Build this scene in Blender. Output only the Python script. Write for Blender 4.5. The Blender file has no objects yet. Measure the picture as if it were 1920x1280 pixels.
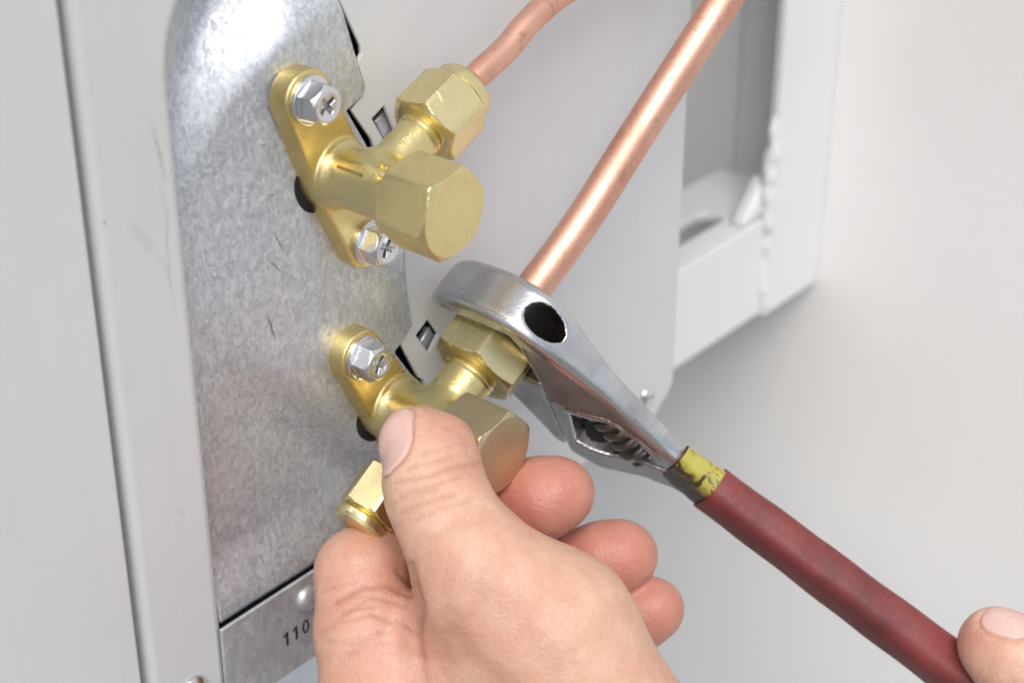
import bpy, bmesh, math
import numpy as np
from mathutils import Matrix, Vector

S = 0.001                       # everything below is measured in millimetres
scene = bpy.context.scene
COL = scene.collection
rng = np.random.default_rng(7)

# ------------------------------------------------------------------ camera
FPX = 3500.0                    # focal length in photo pixels (1920 wide)
_x = np.array([3370, -1971, 3500.0]); _x /= np.linalg.norm(_x)
_y = np.array([-4788, -1971, 3500.0]); _y -= _x * (_y @ _x); _y /= np.linalg.norm(_y)
_z = np.cross(_x, _y)
MC = np.array([_x, _y, _z])     # world = MC @ camera   (x: to the wall, y: into the unit, z: up)

def ray(px, py):
    return MC @ np.array([(px - 960) / FPX, (py - 640) / FPX, 1.0])

CAM = -ray(650, 330) * 435.0

def on_y(px, py, y=0.0):
    d = ray(px, py); return CAM + d * ((y - CAM[1]) / d[1])

def dep(px, py, t):
    return CAM + ray(px, py) * t

def proj(P):
    c = (np.asarray(P, float) - CAM) @ MC
    return 960 + FPX * c[..., 0] / c[..., 2], 640 + FPX * c[..., 1] / c[..., 2], c[..., 2]

cam_d = bpy.data.cameras.new('camera'); cam = bpy.data.objects.new('camera', cam_d); COL.objects.link(cam)
r_, u_, b_ = MC @ [1, 0, 0], MC @ [0, -1, 0], MC @ [0, 0, -1]
cam.matrix_world = Matrix([[r_[i], u_[i], b_[i], CAM[i] * S] for i in range(3)] + [[0, 0, 0, 1]])
cam_d.sensor_width = 36.0; cam_d.lens = FPX / 1920 * 36.0
cam_d.clip_start = 0.02; cam_d.clip_end = 500
cam_d.dof.use_dof = True; cam_d.dof.focus_distance = 0.44; cam_d.dof.aperture_fstop = 13
scene.camera = cam

# ------------------------------------------------------------------ light
SUN_FROM = np.array([-0.48, -0.42, 0.78]); SUN_FROM /= np.linalg.norm(SUN_FROM)
world = bpy.data.worlds.new('World'); scene.world = world; world.use_nodes = True
wn = world.node_tree
bg = wn.nodes['Background']; sky = wn.nodes.new('ShaderNodeTexSky')
sky.sky_type = 'NISHITA'; sky.sun_disc = False
sky.sun_elevation = math.asin(SUN_FROM[2]); sky.sun_rotation = math.atan2(SUN_FROM[0], SUN_FROM[1])
sky.air_density = 1.0; sky.dust_density = 2.2; sky.ozone_density = 1.0
wn.links.new(sky.outputs[0], bg.inputs[0]); bg.inputs[1].default_value = 0.12
sun_d = bpy.data.lights.new('sun', 'SUN'); sun = bpy.data.objects.new('sun', sun_d); COL.objects.link(sun)
sun_d.energy = 2.2; sun_d.angle = math.radians(42); sun_d.color = (1.0, 0.965, 0.915)
sun.rotation_euler = Vector(-SUN_FROM).to_track_quat('-Z', 'Y').to_euler()
scene.view_settings.view_transform = 'Standard'; scene.view_settings.look = 'None'
scene.view_settings.exposure = 0.25; scene.view_settings.gamma = 1.0

scene.cycles.max_bounces = 7; scene.cycles.diffuse_bounces = 5; scene.cycles.glossy_bounces = 4

# ------------------------------------------------------------------ materials
def mat(name, base, rough=0.5, metal=0.0, **kw):
    m = bpy.data.materials.new(name); m.use_nodes = True
    p = m.node_tree.nodes['Principled BSDF']
    p.inputs['Base Color'].default_value = (*base, 1); p.inputs['Roughness'].default_value = rough
    p.inputs['Metallic'].default_value = metal
    for k, v in kw.items(): p.inputs[k].default_value = v
    return m

class NT:
    def __init__(s, m): s.m = m; s.t = m.node_tree; s.p = s.t.nodes['Principled BSDF']; s.bumps = None; s._c = None
    def n(s, kind, **kw):
        nd = s.t.nodes.new('ShaderNode' + kind)
        for k, v in kw.items():
            if hasattr(nd, k): setattr(nd, k, v)
            else: nd.inputs[k].default_value = v
        return nd
    def l(s, a, b): s.t.links.new(a, b)
    def co(s, scale=(1, 1, 1), kind='Object'):
        c = s.n('TexCoord'); mp = s.n('Mapping'); mp.inputs['Scale'].default_value = scale
        s.l(c.outputs[kind], mp.inputs['Vector']); return mp.outputs[0]
    def noise(s, co, scale, detail=4, rough=0.55, dist=0.0):
        nd = s.n('TexNoise', Scale=scale, Detail=detail, Roughness=rough, Distortion=dist); s.l(co, nd.inputs['Vector']); return nd.outputs['Fac']
    def ramp(s, f, stops):
        r = s.n('ValToRGB'); e = r.color_ramp.elements
        while len(e) < len(stops): e.new(0.5)
        for i, (pos, c) in enumerate(stops):
            e[i].position = pos; e[i].color = (c, c, c, 1) if isinstance(c, (int, float)) else (*c, 1)
        s.l(f, r.inputs[0]); return r.outputs[0]
    def mix(s, f, a, b, blend='MIX'):
        m = s.n('Mix', data_type='RGBA', blend_type=blend)
        for v, i in ((f, 0), (a, 6), (b, 7)):
            if isinstance(v, (int, float)): m.inputs[i].default_value = v
            elif isinstance(v, tuple): m.inputs[i].default_value = (*v, 1)
            else: s.l(v, m.inputs[i])
        return m.outputs[2]
    def bump(s, h, strength, dist):
        b = s.n('Bump', Strength=strength, Distance=dist); s.l(h, b.inputs['Height'])
        if s.bumps is not None: s.l(s.bumps, b.inputs['Normal'])
        s.bumps = b.outputs[0]; s.l(s.bumps, s.p.inputs['Normal'])

def m_paint(name, base, rough=0.42):
    m = mat(name, base, rough); t = NT(m); c = t.co()
    big = t.noise(c, 14, 5); fine = t.noise(c, 1500, 2)
    dirt = t.ramp(t.noise(c, 55, 8, 0.7, 0.6), [(0.60, 0.0), (0.74, 1.0)])
    col = t.mix(t.ramp(big, [(0.3, 0.0), (0.7, 1.0)]), tuple(0.96 * b for b in base), tuple(min(1, 1.03 * b) for b in base))
    col = t.mix(t.ramp(dirt, [(0, 0.0), (1, 0.10)]), col, (0.42, 0.40, 0.38))
    v = t.n('TexVoronoi', Scale=70.0); t.l(c, v.inputs['Vector'])
    stk = t.noise(t.co((1, 1, 0.06)), 160, 4, 0.6)
    col = t.mix(t.ramp(stk, [(0.45, 0.0), (0.75, 0.22)]), col, tuple(0.86 * b for b in base))
    spk = t.ramp(v.outputs['Distance'], [(0.025, 0.55), (0.05, 0.0)])
    sel = t.ramp(t.noise(c, 40, 2), [(0.56, 0.0), (0.60, 1.0)])
    col = t.mix(t.mix(1.0, spk, sel, 'MULTIPLY'), col, (0.25, 0.24, 0.23))
    t.l(col, t.p.inputs['Base Color'])
    t.l(t.ramp(big, [(0.3, rough - 0.06), (0.7, rough + 0.08)]), t.p.inputs['Roughness'])
    t.bump(fine, 0.12, 0.0002); t.bump(t.noise(c, 90, 3), 0.05, 0.002)
    return m

def scuff_or_shade(t, col, p0, p1, w, ink, amount, rough=0.5):
    """a dirty rub mark or a painted dark reflection along a line on a sheet (object x,z in mm)"""
    c = t.n('TexCoord'); nz = t.n('TexNoise', Scale=90.0, Detail=3.0); t.l(c.outputs['Object'], nz.inputs['Vector'])
    ad = t.n('VectorMath', operation='MULTIPLY_ADD'); t.l(nz.outputs['Color'], ad.inputs[0]); ad.inputs[1].default_value = (0.004,) * 3; t.l(c.outputs['Object'], ad.inputs[2])
    sb = t.n('VectorMath', operation='SUBTRACT'); t.l(ad.outputs[0], sb.inputs[0]); sb.inputs[1].default_value = (p0[0] * S + 0.002, 0.002, p0[1] * S + 0.002)
    d = np.array([p1[0] - p0[0], p1[1] - p0[1]]) * S; L = np.hypot(*d); d = d / L
    al = t.n('VectorMath', operation='DOT_PRODUCT'); t.l(sb.outputs[0], al.inputs[0]); al.inputs[1].default_value = (d[0], 0, d[1])
    ac = t.n('VectorMath', operation='DOT_PRODUCT'); t.l(sb.outputs[0], ac.inputs[0]); ac.inputs[1].default_value = (-d[1], 0, d[0])
    m1 = t.n('Math', operation='SUBTRACT'); t.l(al.outputs['Value'], m1.inputs[0]); m1.inputs[1].default_value = L / 2
    m1b = t.n('Math', operation='ABSOLUTE'); t.l(m1.outputs[0], m1b.inputs[0]); m1c = t.n('Math', operation='DIVIDE'); t.l(m1b.outputs[0], m1c.inputs[0]); m1c.inputs[1].default_value = L / 2
    m2b = t.n('Math', operation='ABSOLUTE'); t.l(ac.outputs['Value'], m2b.inputs[0]); m2c = t.n('Math', operation='DIVIDE'); t.l(m2b.outputs[0], m2c.inputs[0]); m2c.inputs[1].default_value = w * S
    mx = t.n('Math', operation='MAXIMUM'); t.l(m1c.outputs[0], mx.inputs[0]); t.l(m2c.outputs[0], mx.inputs[1])
    k = t.ramp(mx.outputs[0], [(0.25, 1.0), (1.0, 0.0)])
    fine = t.ramp(t.noise(t.co(), 700, 4, 0.7), [(0.35, 0.15), (0.62, amount)])
    return t.mix(t.mix(1.0, k, fine, 'MULTIPLY'), col, ink)

def add_scuffs_and_shade(m, marks):
    t = NT(m); l = t.p.inputs['Base Color'].links[0]; col = l.from_socket
    for p0, p1, w, ink, am in marks: col = scuff_or_shade(t, col, p0, p1, w, ink, am)
    t.l(col, t.p.inputs['Base Color'])

def m_wall():
    m = mat('wall_render', (0.78, 0.765, 0.735), 0.8); t = NT(m); c = t.co()
    big = t.noise(c, 6, 6, 0.6)
    t.l(t.mix(t.ramp(big, [(0.3, 0.0), (0.7, 1.0)]), (0.80, 0.795, 0.785), (0.85, 0.846, 0.835)), t.p.inputs['Base Color'])
    t.bump(t.noise(c, 300, 6, 0.65), 0.3, 0.001)
    return m

def m_galv(name='galvanised_steel', lo=0.40, hi=0.60, scale=420, metal=0.72):
    m = mat(name, (0.5, 0.5, 0.5), 0.4, metal); t = NT(m); c = t.co()
    nz = t.n('TexNoise', Scale=500.0, Detail=2.0); t.l(c, nz.inputs['Vector'])
    wob = t.n('VectorMath', operation='MULTIPLY_ADD'); t.l(nz.outputs['Color'], wob.inputs[0]); wob.inputs[1].default_value = (0.0006,) * 3; t.l(c, wob.inputs[2])
    sep = []
    for k in (0.8, 1.5, 3.1):
        mp = t.n('Mapping'); mp.inputs['Rotation'].default_value = (0, k, 0); mp.inputs['Scale'].default_value = (1.0, 1.0, 0.62); t.l(wob.outputs[0], mp.inputs['Vector'])
        v = t.n('TexVoronoi', Scale=scale * k, distance='MANHATTAN' if k == 1.5 else 'EUCLIDEAN'); t.l(mp.outputs[0], v.inputs['Vector'])
        sp = t.n('SeparateColor'); t.l(v.outputs['Color'], sp.inputs[0]); sep.append(sp)
    big = t.noise(c, 26, 5)
    f = t.mix(0.68, sep[0].outputs[0], sep[1].outputs[1]); f = t.mix(0.22, f, sep[2].outputs[2]); f = t.mix(0.08, f, big)
    md = 0.5 * (lo + hi)
    t.l(t.ramp(f, [(0.22, (lo * 0.94, lo * 0.99, lo * 1.06)), (0.50, (md * 0.945, md * 0.99, md * 1.055)), (0.78, (hi * 0.955, hi * 0.99, hi * 1.04))]), t.p.inputs['Base Color'])
    t.l(t.ramp(t.mix(0.4, sep[1].outputs[0], big), [(0.2, 0.36), (0.8, 0.56)]), t.p.inputs['Roughness'])
    t.bump(f, 0.22, 0.0006); t.bump(t.noise(c, 900, 3), 0.08, 0.0003)
    return m

def m_brass(name, base, rough=0.36, stain=(0.42, 0.30, 0.12), grain=0.25, amount=0.35):
    m = mat(name, base, rough, 1.0); t = NT(m); c = t.co()
    big = t.noise(c, 110, 6, 0.6); fine = t.noise(c, 1700, 3, 0.6)
    col = t.mix(t.ramp(big, [(0.52, 0.0), (0.78, amount)]), base, stain)
    col = t.mix(t.ramp(fine, [(0.56, 0.0), (0.74, 0.30)]), col, tuple(0.5 * b for b in base))
    col = t.mix(t.ramp(t.noise(c, 48, 5, 0.7, 0.8), [(0.52, 0.0), (0.76, 0.22)]), col, tuple(0.62 * b for b in stain))
    t.l(col, t.p.inputs['Base Color'])
    t.l(t.ramp(big, [(0.3, rough - 0.05), (0.7, rough + 0.12)]), t.p.inputs['Roughness'])
    t.bump(fine, grain, 0.00025); t.bump(t.noise(c, 420, 3), grain * 0.6, 0.0006)
    nick = t.ramp(t.noise(t.co((1, 1, 0.25)), 260, 6, 0.75, 0.8), [(0.64, 1.0), (0.70, 0.0)]); t.bump(nick, 0.25, 0.0004)
    return m

def m_copper():
    m = mat('copper', (0.86, 0.50, 0.36), 0.28, 1.0); t = NT(m); c = t.co()
    big = t.noise(c, 60, 6, 0.65); fine = t.noise(c, 900, 4, 0.65)
    col = t.mix(t.ramp(big, [(0.45, 0.0), (0.72, 1.0)]), (0.76, 0.45, 0.345), (0.63, 0.345, 0.25))
    col = t.mix(t.ramp(t.noise(t.co((1, 1, 0.4)), 220, 6, 0.7, 1.0), [(0.56, 0.0), (0.72, 0.6)]), col, (0.36, 0.18, 0.11))
    t.l(col, t.p.inputs['Base Color'])
    t.l(t.ramp(big, [(0.3, 0.42), (0.7, 0.55)]), t.p.inputs['Roughness'])
    t.bump(fine, 0.10, 0.0002)
    return m

def m_steel(name, base=0.56, rough=0.27, wear=0.5, tint=(1, 1, 1.01)):
    b = tuple(base * k for k in tint)
    m = mat(name, b, rough, 1.0); t = NT(m); c = t.co()
    big = t.noise(c, 90, 6, 0.6); fine = t.noise(c, 1300, 4, 0.7)
    col = t.mix(t.ramp(big, [(0.42, 0.0), (0.72, wear)]), b, tuple(0.55 * k for k in b))
    col = t.mix(t.ramp(t.noise(c, 520, 4, 0.7), [(0.64, 0.0), (0.70, 0.8 * wear)]), col, (0.10, 0.09, 0.085))
    t.l(col, t.p.inputs['Base Color'])
    t.l(t.ramp(big, [(0.3, rough - 0.04), (0.75, rough + 0.16)]), t.p.inputs['Roughness'])
    t.bump(fine, 0.12, 0.0002); t.bump(t.noise(c, 260, 3), 0.12, 0.0006)
    return m

def m_rubber():
    m = mat('red_sleeve', (0.30, 0.045, 0.05), 0.45); t = NT(m); c = t.co()
    big = t.noise(c, 50, 6, 0.65); fine = t.noise(c, 1100, 4, 0.7)
    col = t.mix(t.ramp(big, [(0.40, 0.0), (0.72, 1.0)]), (0.20, 0.034, 0.034), (0.095, 0.023, 0.021))
    col = t.mix(t.ramp(t.noise(c, 300, 7, 0.75, 1.5), [(0.57, 0.0), (0.68, 0.75)]), col, (0.06, 0.028, 0.026))
    t.l(col, t.p.inputs['Base Color'])
    t.l(t.ramp(fine, [(0.3, 0.40), (0.7, 0.60)]), t.p.inputs['Roughness'])
    t.bump(fine, 0.22, 0.0003); t.bump(t.noise(c, 120, 4, 0.6), 0.3, 0.0012)
    return m

def m_tape():
    m = mat('yellow_tape', (0.62, 0.55, 0.10), 0.35); t = NT(m); c = t.co()
    d = t.ramp(t.noise(t.co((1, 1, 1)), 190, 7, 0.75, 1.2), [(0.48, 0.0), (0.60, 0.8)])
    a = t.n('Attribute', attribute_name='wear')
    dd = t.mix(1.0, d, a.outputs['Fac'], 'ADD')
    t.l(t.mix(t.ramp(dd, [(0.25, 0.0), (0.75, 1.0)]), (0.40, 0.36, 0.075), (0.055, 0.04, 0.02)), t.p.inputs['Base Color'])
    t.bump(t.noise(c, 500, 4), 0.3, 0.0006)
    return m

def m_skin():
    m = mat('skin', (0.66, 0.42, 0.31), 0.47); t = NT(m); c = t.co()
    p = t.p
    p.inputs['Subsurface Weight'].default_value = 0.16; p.inputs['Subsurface Radius'].default_value = (1.0, 0.36, 0.2)
    p.inputs['Subsurface Scale'].default_value = 0.0016
    p.inputs['Specular IOR Level'].default_value = 0.45
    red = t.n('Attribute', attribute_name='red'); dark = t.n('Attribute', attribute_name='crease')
    mott = t.noise(c, 130, 5, 0.6); m2 = t.noise(c, 45, 4, 0.6); m3 = t.noise(c, 520, 5, 0.7)
    col = t.mix(t.ramp(mott, [(0.35, 0.0), (0.68, 1.0)]), (0.655, 0.425, 0.31), (0.57, 0.33, 0.23))
    col = t.mix(t.ramp(m2, [(0.45, 0.0), (0.70, 0.45)]), col, (0.58, 0.30, 0.215))
    col = t.mix(t.ramp(m3, [(0.52, 0.0), (0.74, 0.25)]), col, (0.50, 0.27, 0.185))
    col = t.mix(red.outputs['Fac'], col, (0.43, 0.135, 0.105))
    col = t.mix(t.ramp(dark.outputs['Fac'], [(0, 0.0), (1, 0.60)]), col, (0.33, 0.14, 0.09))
    v0 = t.n('TexVoronoi', Scale=34.0); t.l(c, v0.inputs['Vector'])
    col = t.mix(t.ramp(v0.outputs['Distance'], [(0.010, 0.7), (0.024, 0.0)]), col, (0.16, 0.07, 0.045))
    t.l(col, p.inputs['Base Color'])
    t.l(t.ramp(mott, [(0.3, 0.38), (0.7, 0.55)]), p.inputs['Roughness'])
    # criss-cross skin lines
    for k, (sc, rot) in enumerate((((1, 1, 0.45), 0.5), ((0.5, 1, 1), -0.6))):
        mp = t.n('Mapping'); mp.inputs['Rotation'].default_value = (rot, rot, 0.3); mp.inputs['Scale'].default_value = sc; t.l(c, mp.inputs['Vector'])
        v = t.n('TexVoronoi', Scale=900.0 - 250 * k, feature='DISTANCE_TO_EDGE'); t.l(mp.outputs[0], v.inputs['Vector'])
        t.bump(t.ramp(v.outputs['Distance'], [(0.0, 0.0), (0.14, 1.0)]), 0.18, 0.00028)
    t.bump(t.noise(c, 420, 4, 0.6), 0.20, 0.0006); t.bump(t.noise(c, 150, 3, 0.6), 0.25, 0.0014)
    return m

M = dict(
    paint=m_paint('ivory_paint', (0.585, 0.592, 0.60)), paint2=m_paint('ivory_paint_rear', (0.575, 0.582, 0.592), 0.38),
    wall=m_wall(), galv=m_galv(lo=0.47, hi=0.66, scale=800, metal=0.64), galv2=m_galv('galvanised_pan', 0.44, 0.58, 300, 0.6),
    brass=m_brass('forged_brass', (0.77, 0.655, 0.32), 0.31), brass_bright=m_brass('machined_brass', (0.79, 0.69, 0.38), 0.27, (0.55, 0.42, 0.18), 0.10, 0.2),
    brass_dull_tint=m_brass('dull_brass_hand_tint', (0.58, 0.49, 0.32), 0.40, (0.36, 0.27, 0.14), 0.16, 0.4),  # lower cap: duller brass, with the hand's brown reflection put into the colour
    lacquer=m_brass('yellow_passivated_brass', (0.74, 0.60, 0.27), 0.38, (0.50, 0.30, 0.07), 0.2, 0.4),
    copper=m_copper(), steel=m_steel('chromed_steel', 0.60, 0.22, 0.6), steel_dirty=m_steel('greasy_steel', 0.26, 0.30, 1.0, (1.04, 0.98, 0.92)),
    tarnish=m_brass('tarnished_brass', (0.36, 0.28, 0.12), 0.5), brown_steel=m_steel('brownish_steel', 0.40, 0.36, 0.9, (1.18, 0.93, 0.86)), keyway_shade=mat('black_keyway_shade', (0.015, 0.013, 0.012), 0.4), zinc=m_steel('zinc_plated_steel', 0.72, 0.20, 0.12), rubber=m_rubber(), tape=m_tape(), skin=m_skin(),
    dark=mat('dark_interior', (0.006, 0.006, 0.006), 0.95), ink=mat('black_ink', (0.012, 0.012, 0.014), 0.5),
    white=m_paint('white_enamel', (0.76, 0.77, 0.785), 0.35),
)
_n = mat('fingernail', (0.68, 0.45, 0.38), 0.30); M['nail'] = _n
_t = NT(_n); _n.node_tree.nodes['Principled BSDF'].inputs['Subsurface Weight'].default_value = 0.15
_n.node_tree.nodes['Principled BSDF'].inputs['Subsurface Scale'].default_value = 0.001
_t.l(_t.mix(_t.ramp(_t.noise(_t.co(), 150, 4), [(0.35, 0.0), (0.7, 1.0)]), (0.70, 0.48, 0.42), (0.64, 0.40, 0.35)), _t.p.inputs['Base Color'])
_t.bump(_t.noise(_t.co((1, 1, 1)), 500, 3), 0.08, 0.0003)

# ------------------------------------------------------------------ mesh helpers
def link(name, me, material=None, parent=None, mtx=None, sharp=None):
    o = bpy.data.objects.new(name, me); COL.objects.link(o)
    if material is not None and not me.materials: me.materials.append(material)
    if parent is not None: o.parent = parent
    if mtx is not None: o.matrix_local = mtx
    return o

def mesh(V, Fc, smooth=True, sharp=32, name='m'):
    me = bpy.data.meshes.new(name)
    me.from_pydata((np.asarray(V, float) * S).tolist(), [], [list(map(int, f)) for f in Fc]); me.update()
    bm = bmesh.new(); bm.from_mesh(me); bmesh.ops.recalc_face_normals(bm, faces=bm.faces); bm.to_mesh(me); bm.free()
    if smooth:
        me.shade_smooth()
        if sharp: me.set_sharp_from_angle(angle=math.radians(sharp))
    return me

def empty(name, loc, label, cat, group=None, rot=None):
    o = bpy.data.objects.new(name, None); COL.objects.link(o); o.empty_display_size = 0.02
    if rot is None: o.location = [v * S for v in loc]
    else: o.matrix_world = Matrix([[rot[i][0], rot[i][1], rot[i][2], loc[i] * S] for i in range(3)] + [[0, 0, 0, 1]])
    tag(o, label, cat, group); return o

def tag(o, label, cat, group=None):
    o['label'] = label; o['category'] = cat
    if group: o['group'] = group

def bevel(o, w, seg=2, ang=35):
    b = o.modifiers.new('bevel', 'BEVEL'); b.width = w * S; b.segments = seg; b.limit_method = 'ANGLE'; b.angle_limit = math.radians(ang); b.harden_normals = False
    return o

def box(x0, x1, y0, y1, z0, z1):
    V = [(x, y, z) for x in (x0, x1) for y in (y0, y1) for z in (z0, z1)]
    Fc = [(0, 1, 3, 2), (4, 6, 7, 5), (0, 4, 5, 1), (2, 3, 7, 6), (0, 2, 6, 4), (1, 5, 7, 3)]
    return mesh(V, Fc, smooth=True, sharp=30)

def plate_xz(outer, holes, y0, y1):
    """sheet with holes in the xz plane, from y0 (seen face) to y1"""
    bm = bmesh.new(); es = []
    for loop in [outer] + holes:
        vs = [bm.verts.new((x * S, y0 * S, z * S)) for x, z in loop]
        es += [bm.edges.new((vs[i], vs[(i + 1) % len(vs)])) for i in range(len(vs))]
    if holes: bmesh.ops.triangle_fill(bm, use_beauty=True, use_dissolve=False, edges=es)
    else: bm.faces.new(list(bm.verts))
    g = bmesh.ops.extrude_face_region(bm, geom=list(bm.faces))
    for v in g['geom']:
        if isinstance(v, bmesh.types.BMVert): v.co.y = y1 * S
    bmesh.ops.recalc_face_normals(bm, faces=bm.faces)
    me = bpy.data.meshes.new('sheet'); bm.to_mesh(me); bm.free()
    me.shade_smooth(); me.set_sharp_from_angle(angle=math.radians(35)); return me

def arc(cx, cz, r, a0, a1, n=8):
    return [(cx + r * math.cos(math.radians(a0 + (a1 - a0) * i / n)), cz + r * math.sin(math.radians(a0 + (a1 - a0) * i / n))) for i in range(n + 1)]

def polar(stations, nphi=96, axis=0, hexphase=0.0, cap=True, sharp=28):
    """grid round an axis; station = (s, r) round or (s, r, AF) hex limited by r"""
    ph = np.arange(nphi) * 2 * np.pi / nphi + math.radians(hexphase)
    V = []
    for st in stations:
        s, r = st[0], st[1]; rr = np.full(nphi, float(r))
        if len(st) > 2:
            a = (ph - math.radians(hexphase)) % (np.pi / 3) - np.pi / 6
            hx = st[2] / 2 / np.cos(a); hx = np.minimum(hx, st[2] / 2 / math.cos(math.pi / 6) - 0.12)
            rr = np.minimum(rr, hx)
        a_, b2 = rr * np.cos(ph), rr * np.sin(ph)
        P = np.zeros((nphi, 3)); o = [1, 2] if axis == 0 else ([2, 0] if axis == 1 else [0, 1])
        P[:, axis] = s; P[:, o[0]] = a_; P[:, o[1]] = b2; V.append(P)
    n = len(V); V = np.concatenate(V); Fc = []
    for i in range(n - 1):
        for j in range(nphi):
            k = (j + 1) % nphi
            Fc.append((i * nphi + j, i * nphi + k, (i + 1) * nphi + k, (i + 1) * nphi + j))
    if cap:
        Fc.append(tuple(range(nphi))); Fc.append(tuple((n - 1) * nphi + j for j in range(nphi)))
    return mesh(V, Fc, True, sharp)

def hexstations(s0, s1, AF, c0=1.2, c1=1.2, slope=0.58, n=5):
    """hex prism with turned chamfers at either end"""
    R = AF / 2 / math.cos(math.pi / 6)
    out = []
    d = 1 if s1 > s0 else -1
    r0, r1 = R - c0, R - c1
    for i in range(n + 1):
        f = i / n; out.append((s0 + d * f * c0 * slope, r0 + f * c0 + (0.05 if i == n else 0), AF))
    for i in range(n + 1):
        f = 1 - i / n; out.append((s1 - d * f * c1 * slope, r1 + f * c1 + (0.05 if i == 0 else 0), AF))
    return out

def sweep(path, r, nphi=28, cap=True):
    P = np.asarray(path, float); T = np.gradient(P, axis=0); T /= np.linalg.norm(T, axis=1)[:, None]
    u = np.cross(T[0], [0.3, 0.5, 0.8]); u /= np.linalg.norm(u); V = []
    rr = np.broadcast_to(np.asarray(r, float), (len(P),))
    for i in range(len(P)):
        u = u - T[i] * (u @ T[i]); u /= np.linalg.norm(u); w = np.cross(T[i], u)
        a = np.arange(nphi) * 2 * np.pi / nphi
        V.append(P[i] + rr[i] * (np.cos(a)[:, None] * u + np.sin(a)[:, None] * w))
    V = np.concatenate(V); n = len(P)
    Fc = [(i * nphi + j, i * nphi + (j + 1) % nphi, (i + 1) * nphi + (j + 1) % nphi, (i + 1) * nphi + j) for i in range(n - 1) for j in range(nphi)]
    if cap: Fc += [tuple(range(nphi)), tuple((n - 1) * nphi + j for j in range(nphi))]
    return mesh(V, Fc, True, 40)

def spline(pts, n=60):
    P = np.asarray(pts, float); P = np.vstack([2 * P[0] - P[1], P, 2 * P[-1] - P[-2]]); out = []
    m = len(P) - 3
    for i in range(m):
        for k in range(n // m + 1):
            t = k / (n // m + 1); a, b, c, d = P[i:i + 4]
            out.append(0.5 * (2 * b + (c - a) * t + (2 * a - 5 * b + 4 * c - d) * t * t + (3 * b - a - 3 * c + d) * t ** 3))
    out.append(P[-2]); return np.array(out)

# --- signed distance shapes -> surface nets
def grid(lo, hi, h):
    ax = [np.arange(lo[i], hi[i] + h, h).astype(np.float32) for i in range(3)]
    G = np.meshgrid(*ax, indexing='ij'); return G[0], G[1], G[2]

def nets(D, lo, h):
    """surface nets of a sampled distance field (negative inside)"""
    D = D.astype(np.float64); ins = D < 0
    nx, ny, nz = (k - 1 for k in D.shape)
    c = np.zeros((nx, ny, nz), int)
    for i in (0, 1):
        for j in (0, 1):
            for k in (0, 1): c += ins[i:i + nx, j:j + ny, k:k + nz]
    act = (c > 0) & (c < 8); idx = -np.ones((nx, ny, nz), int); I = np.argwhere(act); idx[act] = np.arange(len(I))
    acc = np.zeros((len(I), 3)); cnt = np.zeros(len(I))
    cor = [(i, j, k) for i in (0, 1) for j in (0, 1) for k in (0, 1)]
    for a in range(8):
        for b in range(a + 1, 8):
            ca, cb = np.array(cor[a]), np.array(cor[b])
            if np.abs(ca - cb).sum() != 1: continue
            da = D[tuple((I + ca).T)]; db = D[tuple((I + cb).T)]; x = (da < 0) != (db < 0)
            t = np.where(x, da / np.where(x, da - db, 1), 0)
            acc += x[:, None] * (ca + t[:, None] * (cb - ca)); cnt += x
    V = np.asarray(lo) + h * (I + acc / cnt[:, None]); Fc = []
    for ax in range(3):
        o = [k for k in range(3) if k != ax]
        sl0 = [slice(1, -1)] * 3; sl1 = [slice(1, -1)] * 3; sl0[ax] = slice(0, D.shape[ax] - 1); sl1[ax] = slice(1, D.shape[ax])
        A, B = ins[tuple(sl0)], ins[tuple(sl1)]
        E = np.argwhere(A != B); 
        if not len(E): continue
        flip = A[tuple(E.T)]
        E = E.copy(); E[:, o[0]] += 1; E[:, o[1]] += 1
        q = []
        for d0, d1 in ((-1, -1), (0, -1), (0, 0), (-1, 0)):
            e = E.copy(); e[:, o[0]] += d0; e[:, o[1]] += d1; q.append(idx[tuple(e.T)])
        q = np.stack(q, 1)
        if ax == 1: flip = ~flip
        q[~flip] = q[~flip][:, ::-1]; Fc.append(q)
    return V, np.concatenate(Fc)

def netmesh(V, Fc, sharp=None):
    me = bpy.data.meshes.new('cast')
    me.vertices.add(len(V)); me.vertices.foreach_set('co', (V * S).ravel())
    me.loops.add(len(Fc) * 4); me.loops.foreach_set('vertex_index', Fc.ravel().astype(np.int32))
    me.polygons.add(len(Fc)); me.polygons.foreach_set('loop_start', np.arange(0, len(Fc) * 4, 4, dtype=np.int32))
    me.update(calc_edges=True); me.validate(); me.shade_smooth()
    if sharp: me.set_sharp_from_angle(angle=math.radians(sharp))
    return me

def smin(a, b, k):
    h = np.clip(0.5 + 0.5 * (b - a) / k, 0, 1); return b + (a - b) * h - k * h * (1 - h)
def smax(a, b, k): return -smin(-a, -b, k)
def capsule(P, a, b, ra, rb):
    a, b = np.asarray(a, np.float32), np.asarray(b, np.float32); d = b - a; L = d @ d; ra, rb = np.float32(ra), np.float32(rb)
    t = np.clip(((P[0] - a[0]) * d[0] + (P[1] - a[1]) * d[1] + (P[2] - a[2]) * d[2]) / L, 0, 1)
    return np.sqrt((P[0] - a[0] - t * d[0]) ** 2 + (P[1] - a[1] - t * d[1]) ** 2 + (P[2] - a[2] - t * d[2]) ** 2) - (ra + (rb - ra) * t)
def ellipsoid(P, c, ax, r):
    k = 0
    for i in range(3):
        u = ((P[0] - c[0]) * ax[i][0] + (P[1] - c[1]) * ax[i][1] + (P[2] - c[2]) * ax[i][2]) / r[i]; k = k + u * u
    k = np.sqrt(k) + 1e-9; return (k - 1) * min(r)
def cyl(r2, r, s, s0, s1, e=0.4):
    return smax(r2 - r, np.abs(s - (s0 + s1) / 2) - abs(s1 - s0) / 2, e)
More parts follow.
